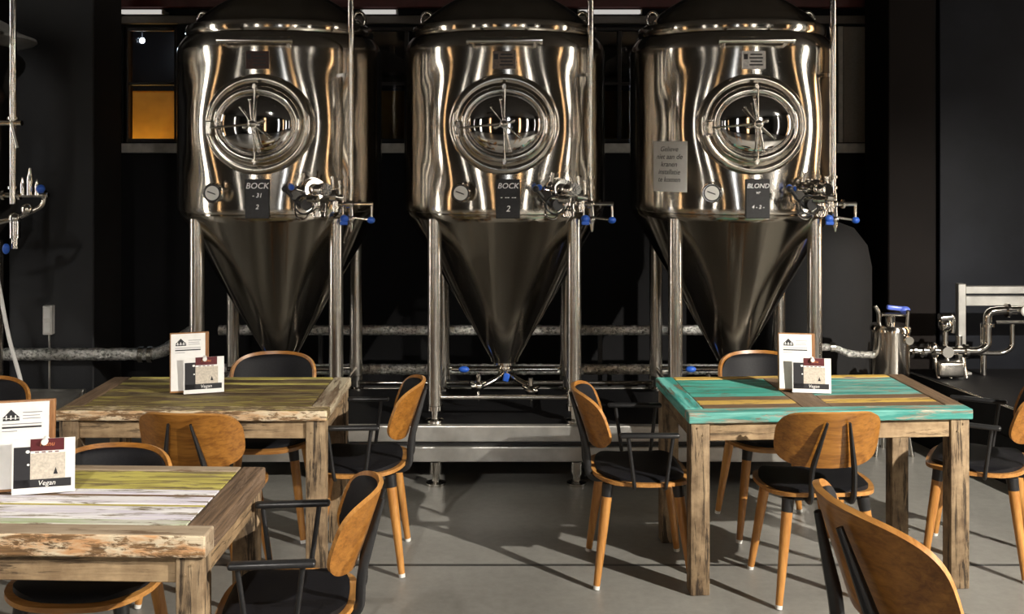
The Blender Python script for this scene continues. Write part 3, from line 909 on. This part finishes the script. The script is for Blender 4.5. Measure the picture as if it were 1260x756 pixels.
# the kettle at the left edge: wide brimmed lid, body, riser with taps
KX = -3.63
kt = empty('brewing_kettle', (KX, TY, ZB), 0, 'steel vessel with a wide brimmed lid, cut off by the left picture edge', 'tank')
def kpart(name, bm, m, parent=None, smooth=40):
    bm.transform(Matrix.Translation((0, 0, -ZB))); return obj(name, bm, m, parent or kt, smooth)
bm = NB(); lathe(bm, [(.07, .70), (.60, 1.50), (.615, 1.53), (.615, 2.15), (.60, 2.20), (.57, 2.26), (.575, 2.32), (.60, 2.40), (.60, 2.50)], 96, cap=False); kpart('body', bm, M['steel'])
bm = NB(); lathe(bm, [(.58, 2.50), (.70, 2.535), (.718, 2.55), (.712, 2.566), (.62, 2.60), (.55, 2.66), (.30, 2.78), (0, 2.82)], 96, cap=False); kpart('brim_lid', bm, M['frame_steel'])
for sx_ in (-1, 1):
    for sy_ in (-1, 1):
        bm = NB(); cyl(bm, (sx_ * .36, sy_ * .36, ZB + .001), (0, 0, 1), .042, 1.3 - ZB, 24); kpart('leg', bm, M['satin'])
bm = NB(); px, py, zt = KX * -1 + PX(16, 5.95), -.44, PZ(240, 5.95)
tube(bm, [(px, py, zt - .05), (px, py, 3.2)], .019, 16)
for z in (1.66, 2.05): cyl(bm, (px, py, z), (0, 0, 1), .03, .014, 18)
tube(bm, [(.55, py + .05, 2.03), (px + .06, py - .02, 2.03)], .015, 12); tube(bm, [(px, py - .02, 2.03), (px + .04, py - .03, 1.89)], .011, 10)
rp = kpart('riser_pipe', bm, M['polish'])
bm = NB()
tube(bm, [(px - .10, py, zt), (px + .20, py, zt)], .014, 12)
for q, h, r in ((.10, .15, .018), (.06, .10, .014), (.14, .09, .013)): tube(bm, [(px + q, py - .01, zt), (px + q, py - .01, zt + h * .6), (px + q, py - .01, zt + h)], [r, r, r * .3], 12)
for q in (-.06, .03, .17): cyl(bm, (px + q, py, zt), (1, 0, 0), .028, .014, 16)
tube(bm, bend([(px + .18, py, zt), (px + .17, py, zt - .06), (px + .06, py - .02, zt - .12), (px - .1, py, zt - .16)], .05, 5), .014, 12)
ball(bm, (px + .09, py - .02, zt - .08), .035); ball(bm, (px + .02, py - .02, zt - .13), .035)
cyl(bm, (px + .02, py - .02, zt - .12), (0, 0, -1), .030, .12, 16); cyl(bm, (px + .02, py - .02, zt - .22), (0, 0, -1), .02, .08, 16)
kpart('tap_tree', bm, M['polish'], rp)
bm = NB(); ball(bm, (px + .165, py - .02, zt + .035), .024); kpart('tap_knob', bm, M['blue_plastic'], rp)
bm = NB(); ball(bm, (px - .02, py - .04, zt - .30), .02, 14, 0, (1, 1, 1.5)); kpart('tap_knob', bm, M['blue_plastic'], rp)

# chalkboards hanging on the tanks
def chalkboard(x, lines, label):
    w, h = .132, .215
    root = empty('chalkboard', (x, TY + surf(0) - .012, 1.612), 0, label, 'chalkboard', 'chalkboards on the tanks')
    bm = NB(); box(bm, (0, 0, 0), (w, .010, h), bevel=.003); obj('panel', bm, M['slate'], root, 0)
    for s, size, z in lines:
        bm = NB(); text_into(bm, s, size, Matrix.Translation((0, -.0062, z)) @ M_FRONT, 0, .22, .0004, bold=.0003)
        obj('chalk_lettering', bm, M['chalk'], root, 0)
chalkboard(TX[0] + .0, [('BOCK', .046, .070), ('- 31', .034, .018), ('2', .036, -.045)], 'chalkboard reading BOCK on the tank behind the brown table')
chalkboard(TX[1] + .02, [('BOCK', .042, .070), ('- -- --', .040, .010), ('2', .046, -.055)], 'chalkboard reading BOCK with a large 2 on the middle tank')
chalkboard(TX[2] + .02, [('BLOND', .036, .070), ('vr', .028, .035), ('4 - 2 -', .028, -.045)], 'chalkboard reading BLOND on the tank with the paper notice')

# paper notice on the right tank
root = empty('paper_notice', (TX[2], TY, 1.785), 0, 'white paper notice taped to the tank with the BLOND chalkboard', 'notice')
bm = NB()
ang0, ang1, hh = R(-57), R(-35), .142
n = 10
def npt(a, z, r=RT + .003): return Vector((r * math.sin(a), -r * math.cos(a), z))
nz = 10
def onshell(p):
    c_ = p.copy(); c_.z += 1.785; draw_out(c_); c_.z -= 1.785
    return c_
lay = []
for rr in (RT + .0015, RT + .0035):
    lay.append([[bm.verts.new(onshell(npt(ang0 + (ang1 - ang0) * k / n, -hh + 2 * hh * j / nz, rr))) for j in range(nz + 1)] for k in range(n + 1)])
for g in lay:
    for k in range(n):
        for j in range(nz): bm.faces.new((g[k][j], g[k + 1][j], g[k + 1][j + 1], g[k][j + 1]))
for k in range(n):
    for j in (0, nz): bm.faces.new((lay[0][k][j], lay[0][k + 1][j], lay[1][k + 1][j], lay[1][k][j]))
for j in range(nz):
    for k in (0, n): bm.faces.new((lay[0][k][j], lay[0][k][j + 1], lay[1][k][j + 1], lay[1][k][j]))
obj('sheet', bm, M['paper'], root, 40)
bm = NB()
for i, s in enumerate(('Gelieve', 'niet aan de', 'kranen', 'installatie', 'te komen')):
    text_into(bm, s, .040, Matrix.Translation((0, 0, .098 - .043 * i)) @ M_FRONT, 0, .25, .0003)
for v in bm.verts:
    a = (ang0 + ang1) / 2 + v.co.x / RT
    v.co = onshell(npt(a, v.co.z, RT + .0050 - v.co.y * .3))
obj('lettering', bm, M['ink'], root, 0)

# ------------------------------------------------------------------ platforms
def platform(name, x0, x1, label, y1=.46, deck='matt_black'):
    root = empty(name, ((x0 + x1) / 2, TY, 0), 0, label, 'platform', 'steel tank platforms')
    W = x1 - x0
    y0 = -.46
    for y, nm in ((y0, 'front_beam'), (y1, 'back_beam')):
        bm = NB()
        box(bm, (0, y, ZB - .045), (W, .05, .09), bevel=.006, seg=2)
        box(bm, (0, y, ZB - .16), (W, .05, .085), bevel=.006, seg=2)
        box(bm, (0, y + .008, ZB - .10), (W - .02, .02, .03), mi=1)
        obj(nm, bm, [M['frame_steel'], M['black_metal']], root, 0)
    bm = NB()
    k = max(2, int(W / .68))
    for i in range(k + 1):
        box(bm, (-W / 2 + .05 + (W - .1) * i / k, (y0 + y1) / 2, ZB - .06), (.06, y1 - y0 - .06, .08), bevel=.004)
    obj('cross_beam', bm, M['frame_steel'], root, 0)
    bm = NB(); box(bm, (0, (y0 + y1) / 2, ZB - .009), (W - .02, y1 - y0 - .055, .014)); obj('deck', bm, M[deck], root, 0)
    k = max(1, round(W / 1.36))
    for i in range(k):
        for y in (y0, y1):
            for s in (-.395, .395):
                x = -W / 2 + W * (i + .5) / k + s
                bm = NB()
                lathe(bm, [(.0, .001), (.055, .001), (.055, .014), (.02, .022), (.02, .06), (.034, .062), (.034, ZB - .203)], 24, Matrix.Translation((x, y, 0)), cap=False)
                obj('foot', bm, M['satin'], root)
platform('tank_platform', -2.03, 2.01, 'long steel beam platform carrying the three big tanks')
platform('tank_platform', -4.25, -2.72, 'short pale steel platform under the vessel at the left edge', .40, 'frame_steel')

# ------------------------------------------------------------------ pipes along the back
def pipe(name, pts, r, m, label, cat='pipe', group=None, rb=.1, clamps=(), posts=()):
    root = empty(name, pts[0], 0, label, cat, group)
    o = Vector(pts[0])
    p = bend([Vector(q) - o for q in pts], rb, 8)
    # subdivide long runs so that the crinkles have something to hold on
    bm = NB()
    if m is M['foil']:
        q = []
        for a, b in zip(p, p[1:]):
            k = max(1, int((b - a).length / .022)); q += [a + (b - a) * i / k for i in range(k)]
        q.append(p[-1]); rnd = random.Random(len(q))
        tube(bm, q, [r * (1 + rnd.uniform(-.05, .05)) for _ in q], 20)
        for v in bm.verts: v.co += Vector([rnd.uniform(-1, 1) * r * .05 for _ in range(3)])
    else: tube(bm, p, r, 20)
    obj('tube', bm, m, root)
    for q in posts:
        bm = NB(); c = Vector((q[0], q[1], q[2])) - o
        box(bm, (c.x, c.y + .012, (c.z - r - o.z * 0 - (q[2] - .0)) / 2 - 0), (.03, .03, max(.02, q[2] - r - .002)), bevel=.002)
        box(bm, (c.x, c.y + .012, -o.z + .006), (.09, .09, .010))
        obj('support_post', bm, M['black_metal'], root, 0)
    if clamps:
        bm = NB()
        for c, d in clamps: cyl(bm, Vector(c) - o - Vector(d) * .015, d, r * 1.35, .03, 20)
        obj('clamp_ring', bm, M['satin'], root)
    return root
PG = 'insulated pipes behind the tanks'
pipe('insulated_pipe', [(-2.0, 7.32, .625), (1.74, 7.32, .625)], .034, M['foil'], 'upper foil wrapped pipe running behind the tanks', 'pipe', PG, posts=((-1.3, 7.32, .625), (.64, 7.32, .625)))
pipe('insulated_pipe', [(-2.0, 7.28, .362), (1.74, 7.28, .362)], .036, M['foil'], 'lower foil wrapped pipe running behind the tanks', 'pipe', PG, posts=((-1.25, 7.28, .362), (.70, 7.28, .362)))
pipe('steel_pipe', [(-1.9, 7.18, .29), (1.7, 7.18, .29)], .014, M['satin'], 'thin bare steel pipe low behind the tank legs', 'pipe', PG, posts=((-1.2, 7.18, .29), (.95, 7.18, .29)))
pipe('insulated_pipe', [(-4.4, 6.98, .60 - .075), (-2.30, 6.98, .60 - .075), (-2.18, 7.25, .625)], .040, M['foil'],
     'thick foil pipe crossing in front of the left pillar', 'pipe', None, .1, [((-2.42, 6.98, .525), (1, 0, 0)), ((-2.36, 6.98, .525), (1, 0, 0))])
# stuff high on the back wall
bm = NB(); box(bm, (-.2, 8.16, 3.01), (6.2, .12, .085), bevel=.004); o = obj('ceiling_beam', bm, simple('oxide_red_paint', (.07, .012, .010), .5, 0, .2, 12), None, 0); tag(o, kind='structure')
bm = NB(); box(bm, (-.2, 8.2, 3.14), (6.2, .14, .14), bevel=.004); o = obj('lintel', bm, simple('grey_lintel', (.16, .15, .14), .7), None, 0); tag(o, kind='structure')
bm = NB(); box(bm, (-.2, 8.24, 2.885), (6.0, .08, .06), bevel=.004); o = obj('trim_1', bm, simple('grey_brown_trim', (.10, .085, .07), .6), None, 0); tag(o, kind='structure')
TB = 'white strips on the back wall'
M['strip_added_glow'] = emit('strip_added_glow', (1.0, .96, .9), .55)  # glow added to brighten the white strips and the red beam
for i, (xa, xb, lab) in enumerate(((-2.98, -2.66, 'white strip above the amber window by the left pillar'),
                                   (-1.12, -.86, 'white strip high on the wall between the left and middle tanks'),
                                   (.55, 1.02, 'white strip on the wall between the middle and right tanks'))):
    r_ = empty('white_strip', ((xa + xb) / 2, 8.14, 2.935), 0, lab, 'wall strip', TB)
    bm = NB(); box(bm, (0, 0, 0), (xb - xa, .045, .032), bevel=.008, seg=2); obj('cover', bm, M['strip_added_glow'], r_, 0)
    bm = NB()
    for s in (-1, 1): box(bm, (s * ((xb - xa) / 2 + .006), 0, 0), (.012, .05, .036))
    box(bm, (0, .0825, 0), (xb - xa, .145, .026))
    obj('housing', bm, M['frame_steel'], r_, 0)

# ------------------------------------------------------------------ left pillar: switch box, cable; white hose
PYF = 7.10
r_ = empty('switch_box', (PX(62, PYF), PYF - .025, PZ(393, PYF)), 0, 'white double switch box on the dark pillar above the foil pipe', 'switch')
bm = NB(); box(bm, (0, 0, 0), (.065, .048, .195), bevel=.006, seg=2); obj('housing', bm, M['white_plastic'], r_, 0)
bm = NB()
for s in (-1, 1): box(bm, (0, -.026, s * .048), (.046, .008, .07), bevel=.002)
obj('rocker', bm, M['paper'], r_, 0)
bm = NB(); tube(bm, [(0, .01, -.097), (0, .01, -.66)], .007, 10); obj('conduit', bm, M['frame_steel'], r_)
hp = [(-3.05, 6.02, PZ(300, 6.0)), (-2.86, 5.9, PZ(330, 5.9)), (-2.80, 5.86, PZ(380, 5.86)), (-2.755, 5.84, PZ(420, 5.84)), (-2.69, 5.84, PZ(470, 5.84)), (-2.66, 5.82, PZ(500, 5.82)), (-2.66, 5.8, .02)]
o0 = Vector((-2.66, 5.8, 0)); bm = NB(); tube(bm, bend([Vector(p) - o0 for p in hp], .2, 6), .011, 10)
o = obj('white_hose', bm, M['white_plastic'], None); o.location = o0; tag(o, 'thin white hose hanging from the tank at the left edge', 'hose')

# ------------------------------------------------------------------ right side: plinth, pump, canister, rail
bm = NB()
x0 = 2.60
vsb = [(2.58, 6.92), (2.86, 5.65), (3.05, 4.9), (6.1, 4.9), (6.1, 6.92)]
lo = [bm.verts.new((x, y, 0.0)) for x, y in vsb]; hi = [bm.verts.new((x, y, .44)) for x, y in vsb]
bm.faces.new(lo); bm.faces.new(hi)
for k in range(5): bm.faces.new((lo[k], lo[(k + 1) % 5], hi[(k + 1) % 5], hi[k]))
pl = obj('black_plinth', bm, M['matt_black'], None, 0); tag(pl, 'low black plinth on the right carrying the pump and pipework', 'plinth')
bm = NB(); tube(bm, [(2.575, 6.92, .44), (2.855, 5.65, .44), (3.045, 4.9, .44)], .006, 8); obj('edge_line', bm, M['satin'], pl)  # bright line stands in for the highlight along the top edge
bm = NB(); tube(bm, [(2.575, 6.92, .27), (2.855, 5.65, .27), (3.045, 4.9, .27)], .005, 8); obj('edge_line', bm, M['pillar_brown'], pl)

r_ = empty('steel_canister', (2.36, 6.52, 0), 0, 'upright steel canister with a blue lever behind the turquoise table', 'canister')
bm = NB(); lathe(bm, [(.0, .22), (.10, .22), (.116, .24), (.116, .76), (.122, .762), (.122, .785), (.11, .80), (.0, .82)], 40, cap=False); obj('body', bm, M['steel'], r_)
for k in range(3):
    a = R(90 + 120 * k); bm = NB(); tube(bm, [(.09 * math.cos(a), .09 * math.sin(a), .26), (.13 * math.cos(a), .13 * math.sin(a), .001)], .012, 10); obj('leg', bm, M['satin'], r_)
bm = NB(); cyl(bm, (0, 0, .80), (0, 0, 1), .03, .07, 16); tube(bm, bend([(-.07, 0, .80), (-.07, 0, .87), (-.10, -.01, .92)], .03, 4), .014, 10)
tube(bm, [(.075, -.06, .70), (.075, -.09, .90)], .012, 10); tube(bm, [(-.06, -.02, .865), (.09, -.04, .865)], .012, 10); cyl(bm, (.075, -.09, .72), (0, -1, 0), .025, .03, 14)
obj('fitting', bm, M['polish'], r_)
bm = NB(); box(bm, (.02, -.03, .905), (.11, .035, .028), Matrix.Rotation(R(6), 3, 'Y'), bevel=.010, seg=2); ball(bm, (.075, -.035, .895), .028, 14, 0, (1.2, .9, .8)); obj('lever', bm, M['blue_pale'], r_)

pipe('flexible_hose', [(1.70, 6.45, .66), (1.98, 6.45, .675), (2.08, 6.45, .63), (2.243, 6.5, .615)], .021, M['foil'], 'short braided steel hose leading to the steel canister', 'hose', None, .12, [((1.98, 6.45, .672), (1, 0, 0))])

PYY = 6.72
def w(x, y, Y=PYY): return Vector((PX(x, Y), Y, PZ(y, Y)))
ZP = .4405
r_ = empty('steel_rail', (w(1182, 400, 6.8).x, 6.8, ZP), 0, 'steel post with two horizontal rails above the black plinth', 'rail')
o = Vector(r_.location)
bm = NB(); zt = PZ(349, 6.8)
box(bm, (0, 0, (zt - ZP) / 2), (.05, .05, zt - ZP), bevel=.004); box(bm, (0, 0, .006), (.10, .10, .012)); obj('post', bm, M['frame_steel'], r_, 0)
for ya, yb in ((352, 361), (364, 376)):
    bm = NB(); z1, z0 = PZ(ya, 6.8) - ZP, PZ(yb, 6.8) - ZP
    box(bm, (.85, 0, (z0 + z1) / 2), (1.65, .045, z1 - z0), bevel=.003); obj('rail_bar', bm, M['frame_steel'], r_, 0)
bm = NB(); box(bm, (1.66, 0, (zt - ZP) / 2), (.05, .05, zt - ZP), bevel=.004); obj('post', bm, M['frame_steel'], r_, 0)

r_ = empty('pump', (w(1160, 450).x, 6.66, ZP), 0, 'small steel pump with valves and pipe bends standing on the black plinth', 'pump')
o = Vector((r_.location.x, 6.66, ZP))
def wl(x, y, dy=0): 
    q = w(x, y, 6.66); return Vector((q.x - o.x, dy, q.z - ZP))
bm = NB()
tube(bm, bend([wl(1118, 432), wl(1140, 432), wl(1205, 432), wl(1215, 425), wl(1215, 384), wl(1232, 382), wl(1300, 382)], .06, 6), .026, 16)
for x in (1124, 1136, 1150, 1188): cyl(bm, wl(x, 432) - Vector((.008, 0, 0)), (1, 0, 0), .044, .018, 20)
cyl(bm, wl(1215, 402), (0, 0, 1), .044, .018, 20); cyl(bm, wl(1238, 382), (1, 0, 0), .044, .018, 20)
tube(bm, [wl(1216, 400, .07), Vector((wl(1216, 400).x, .07, .002))], .020, 14)
tube(bm, bend([wl(1190, 436, .05), wl(1238, 437, .05), wl(1250, 430, .05), wl(1250, 398, .05)], .05, 5), .016, 12)
tube(bm, [wl(1228, 398, .03), wl(1310, 398, .03)], .012, 12)
obj('pipework', bm, M['polish'], r_)
bm = NB()
cyl(bm, wl(1163, 432), (0, 0, 1), .018, .17, 14); ball(bm, wl(1163, 400), .045); cyl(bm, wl(1156, 392), (1, 0, .1), .032, .07, 16)
tube(bm, bend([wl(1156, 396), wl(1160, 386), wl(1174, 390), wl(1172, 410)], .03, 5), .012, 10)
cyl(bm, wl(1163, 432), (0, -1, 0), .036, .05, 18); cyl(bm, wl(1180, 425), (0, 0, 1), .02, .06, 12); ball(bm, wl(1147, 428), .040)
obj('valve', bm, M['polish'], r_)
bm = NB()
for x in (1150, 1165, 1184):
    q = wl(x, 440); tube(bm, [(q.x, 0, q.z), (q.x + .012, -.03, .003)], .013, 10)
q = wl(1167, 444); box(bm, (q.x, 0, .06), (.17, .12, .10), bevel=.02, seg=3); obj('pump_base', bm, M['satin'], r_)
bm = NB(); ball(bm, wl(1258, 382, -.05), .034, 18, 0, (1, .5, 1)); cyl(bm, wl(1258, 382, 0), (0, -1, 0), .016, .05, 12); obj('gauge', bm, M['white_plastic'], r_)

# dark round vessel against the wall behind the right tank
bm = NB(); lathe(bm, [(.0, .001), (.36, .001), (.40, .03), (.40, 1.05), (.37, 1.20), (.28, 1.32), (.12, 1.38), (0, 1.39)], 48, cap=False)
o = obj('black_barrel', bm, simple('matt_black_drum', (.006, .006, .007), .85), None); o.location = (2.18, 7.55, 0); tag(o, 'round topped black barrel in the shadow behind the steel canister', 'barrel')

# ------------------------------------------------------------------ light
def added_win_light(name, loc, size, rot, c, s):
    r_ = empty(name, loc); r_.rotation_euler = rot; tag(r_, kind='structure')
    W, H = size
    bm = NB(); box(bm, (0, 0, 0), (W, .02, H)); obj('pane', bm, emit('added_glow_' + name, c, s), r_, 0)
    bm = NB()
    for x in (-W / 2 - .04, 0, W / 2 + .04): box(bm, (x, -.03, 0), (.08 if x else .05, .08, H + .16))
    for z in (-H / 2 - .04, H * .15, H / 2 + .04): box(bm, (0, -.03, z), (W, .08, .08 if abs(z) > H * .3 else .05))
    obj('window_frame', bm, M['win_frame'], r_, 0)
# (pane faces local -Y)
W1, W2, OR = (1.0, .95, .86), (.92, .96, 1.0), (1.0, .62, .30)
k = 5  # unseen lit windows added for the streaks they put on the tanks
for side, pos, zc, wd, hg, c, st in (
        ('f', -4.5, 1.9, .30, 2.6, W1, 22), ('f', -2.2, 2.0, .16, 2.2, OR, 12), ('f', .6, 2.1, .26, 2.2, W2, 10), ('f', 2.4, 2.0, .20, 2.4, OR, 14), ('f', 4.3, 1.9, .34, 2.6, W1, 20),
        ('r', 4.95, 1.9, .30, 2.6, W1, 34), ('r', 3.3, 2.0, .16, 2.6, OR, 20), ('r', -1.2, 2.0, .34, 2.6, W1, 16), ('r', 6.8, 2.0, .22, 2.6, OR, 20),
        ('l', 4.95, 2.0, .26, 2.6, W1, 34), ('l', 3.2, 2.0, .16, 2.6, OR, 18), ('l', -1.6, 2.0, .34, 2.6, W1, 16)):
    zc = 1.9
    loc, rot = {'f': ((pos, RY0 + .06, zc), PI), 'r': ((RX1 - .06, pos, zc), -PI / 2), 'l': ((RX0 + .06, pos, zc), PI / 2)}[side]
    added_win_light('window_%d' % k, loc, (wd, 3.3), (0, 0, rot), c, st * .8); k += 1

def spot(name, loc, target, watts, c, ang=70, blend=.4, rad=.04):
    l = bpy.data.lights.new(name, 'SPOT'); l.energy = watts; l.color = c; l.spot_size = R(ang); l.spot_blend = blend; l.shadow_soft_size = rad
    o = bpy.data.objects.new(name, l); COL.objects.link(o); o.location = loc
    o.rotation_euler = (Vector(target) - Vector(loc)).to_track_quat('-Z', 'Y').to_euler()
    return o
def spot_fixture(loc, target, lab):
    """track spotlight housing behind the light, with an added flap above the beam"""
    L = Vector(loc); d = (Vector(target) - L).normalized()
    r_ = empty('track_spotlight', loc, 0, lab, 'lamp', 'track spotlights on the ceiling')
    bm = NB(); lathe(bm, [(0, -.20), (.05, -.20), (.065, -.17), (.065, -.02), (.055, -.02), (.055, -.03), (0, -.04)], 32, M_dir((0, 0, 0), d), cap=False); obj('lamp_housing', bm, M['black_metal'], r_)
    bm = NB(); tube(bm, [-d * .10 + Vector((0, 0, .06)), (-d.x * .10, -d.y * .10, RH - L.z - .002)], .012, 10); obj('stem', bm, M['black_metal'], r_)
    return r_, d
KL, KT = (4.8, .8, 3.62), (.3, 4.7, .3)
spot('key_spotlight', KL, KT, 3250, (1.0, .93, .82), 84, .5, .035)
def flap(r_, d, deg):  # unseen flap added to keep the beam off the upper walls
    h = Vector((d.x, d.y, 0)).normalized()
    c = h * .30 + Vector((0, 0, -.30 * math.tan(R(deg))))
    bm = NB()
    right = h.cross(Vector((0, 0, 1)))
    rot = Matrix((right, h, Vector((0, 0, 1)))).transposed()
    box(bm, c + Vector((0, 0, .10)), (.9, .006, .20), rot); obj('added_flap', bm, M['black_metal'], r_, 0)
r_, d = spot_fixture(KL, KT, 'ceiling spotlight with an added flap, out of view to the right'); flap(r_, d, 19.0)
NL, NTG = (-1.2, .2, 3.62), (-2.25, 4.3, .6)
spot('near_spotlight', NL, NTG, 400, (1.0, .94, .86), 52, .35, .05)
r_, d = spot_fixture(NL, NTG, 'ceiling spotlight with an added flap above the near end of the room'); flap(r_, d, 17.5)
VL, VT = (-.9, 3.6, 3.66), (-3.05, 6.15, 2.35)
spot('added_vessel_spot', VL, VT, 260, (1.0, .93, .82), 20, .5, .03)  # unseen spot added to bring out the lid brim
r_, d = spot_fixture(VL, VT, 'unseen spotlight added to brighten the vessel at the left edge')
l = bpy.data.lights.new('passage_lamp', 'POINT'); l.energy = 22; l.color = (1, .66, .2); l.shadow_soft_size = .06
o = bpy.data.objects.new('passage_lamp', l); COL.objects.link(o); o.location = (-3.3, 9.38, 1.62)
l = bpy.data.lights.new('glint_haze_light', 'POINT'); l.energy = 4; l.color = (.7, .85, 1.0); l.shadow_soft_size = .03  # light added for the bluish haze around the reflected glint
o = bpy.data.objects.new('glint_haze_light', l); COL.objects.link(o); o.location = (PX(175, 9.0), 8.93, PZ(50, 9.0))
bm = NB(); ball(bm, (0, 0, 0), .022, 14); r_ = obj('glint_ball', bm, emit('glint_glow', (.75, .88, 1.0), 60), None); r_.location = (PX(175, 9.0), 9.0, PZ(50, 9.0)); tag(r_, 'small glowing ball standing in for a reflected lamp in the amber window', 'lamp')  # glowing ball stands in for a lamp's reflection in the upper pane
bm = NB(); tube(bm, [(0, 0, .022), (0, 0, .48)], .006, 8); obj('glint_cord', bm, M['black_metal'], r_)

w_ = bpy.data.worlds.new('world'); SC.world = w_; w_.use_nodes = True
w_.node_tree.nodes['Background'].inputs['Color'].default_value = (.05, .055, .06, 1)
w_.node_tree.nodes['Background'].inputs['Strength'].default_value = .3

vs = SC.view_settings
SC.display_settings.display_device = 'sRGB'
vs.view_transform = 'Standard'; vs.look = 'None'; vs.gamma = 1; vs.exposure = 0.0; vs.use_curve_mapping = False
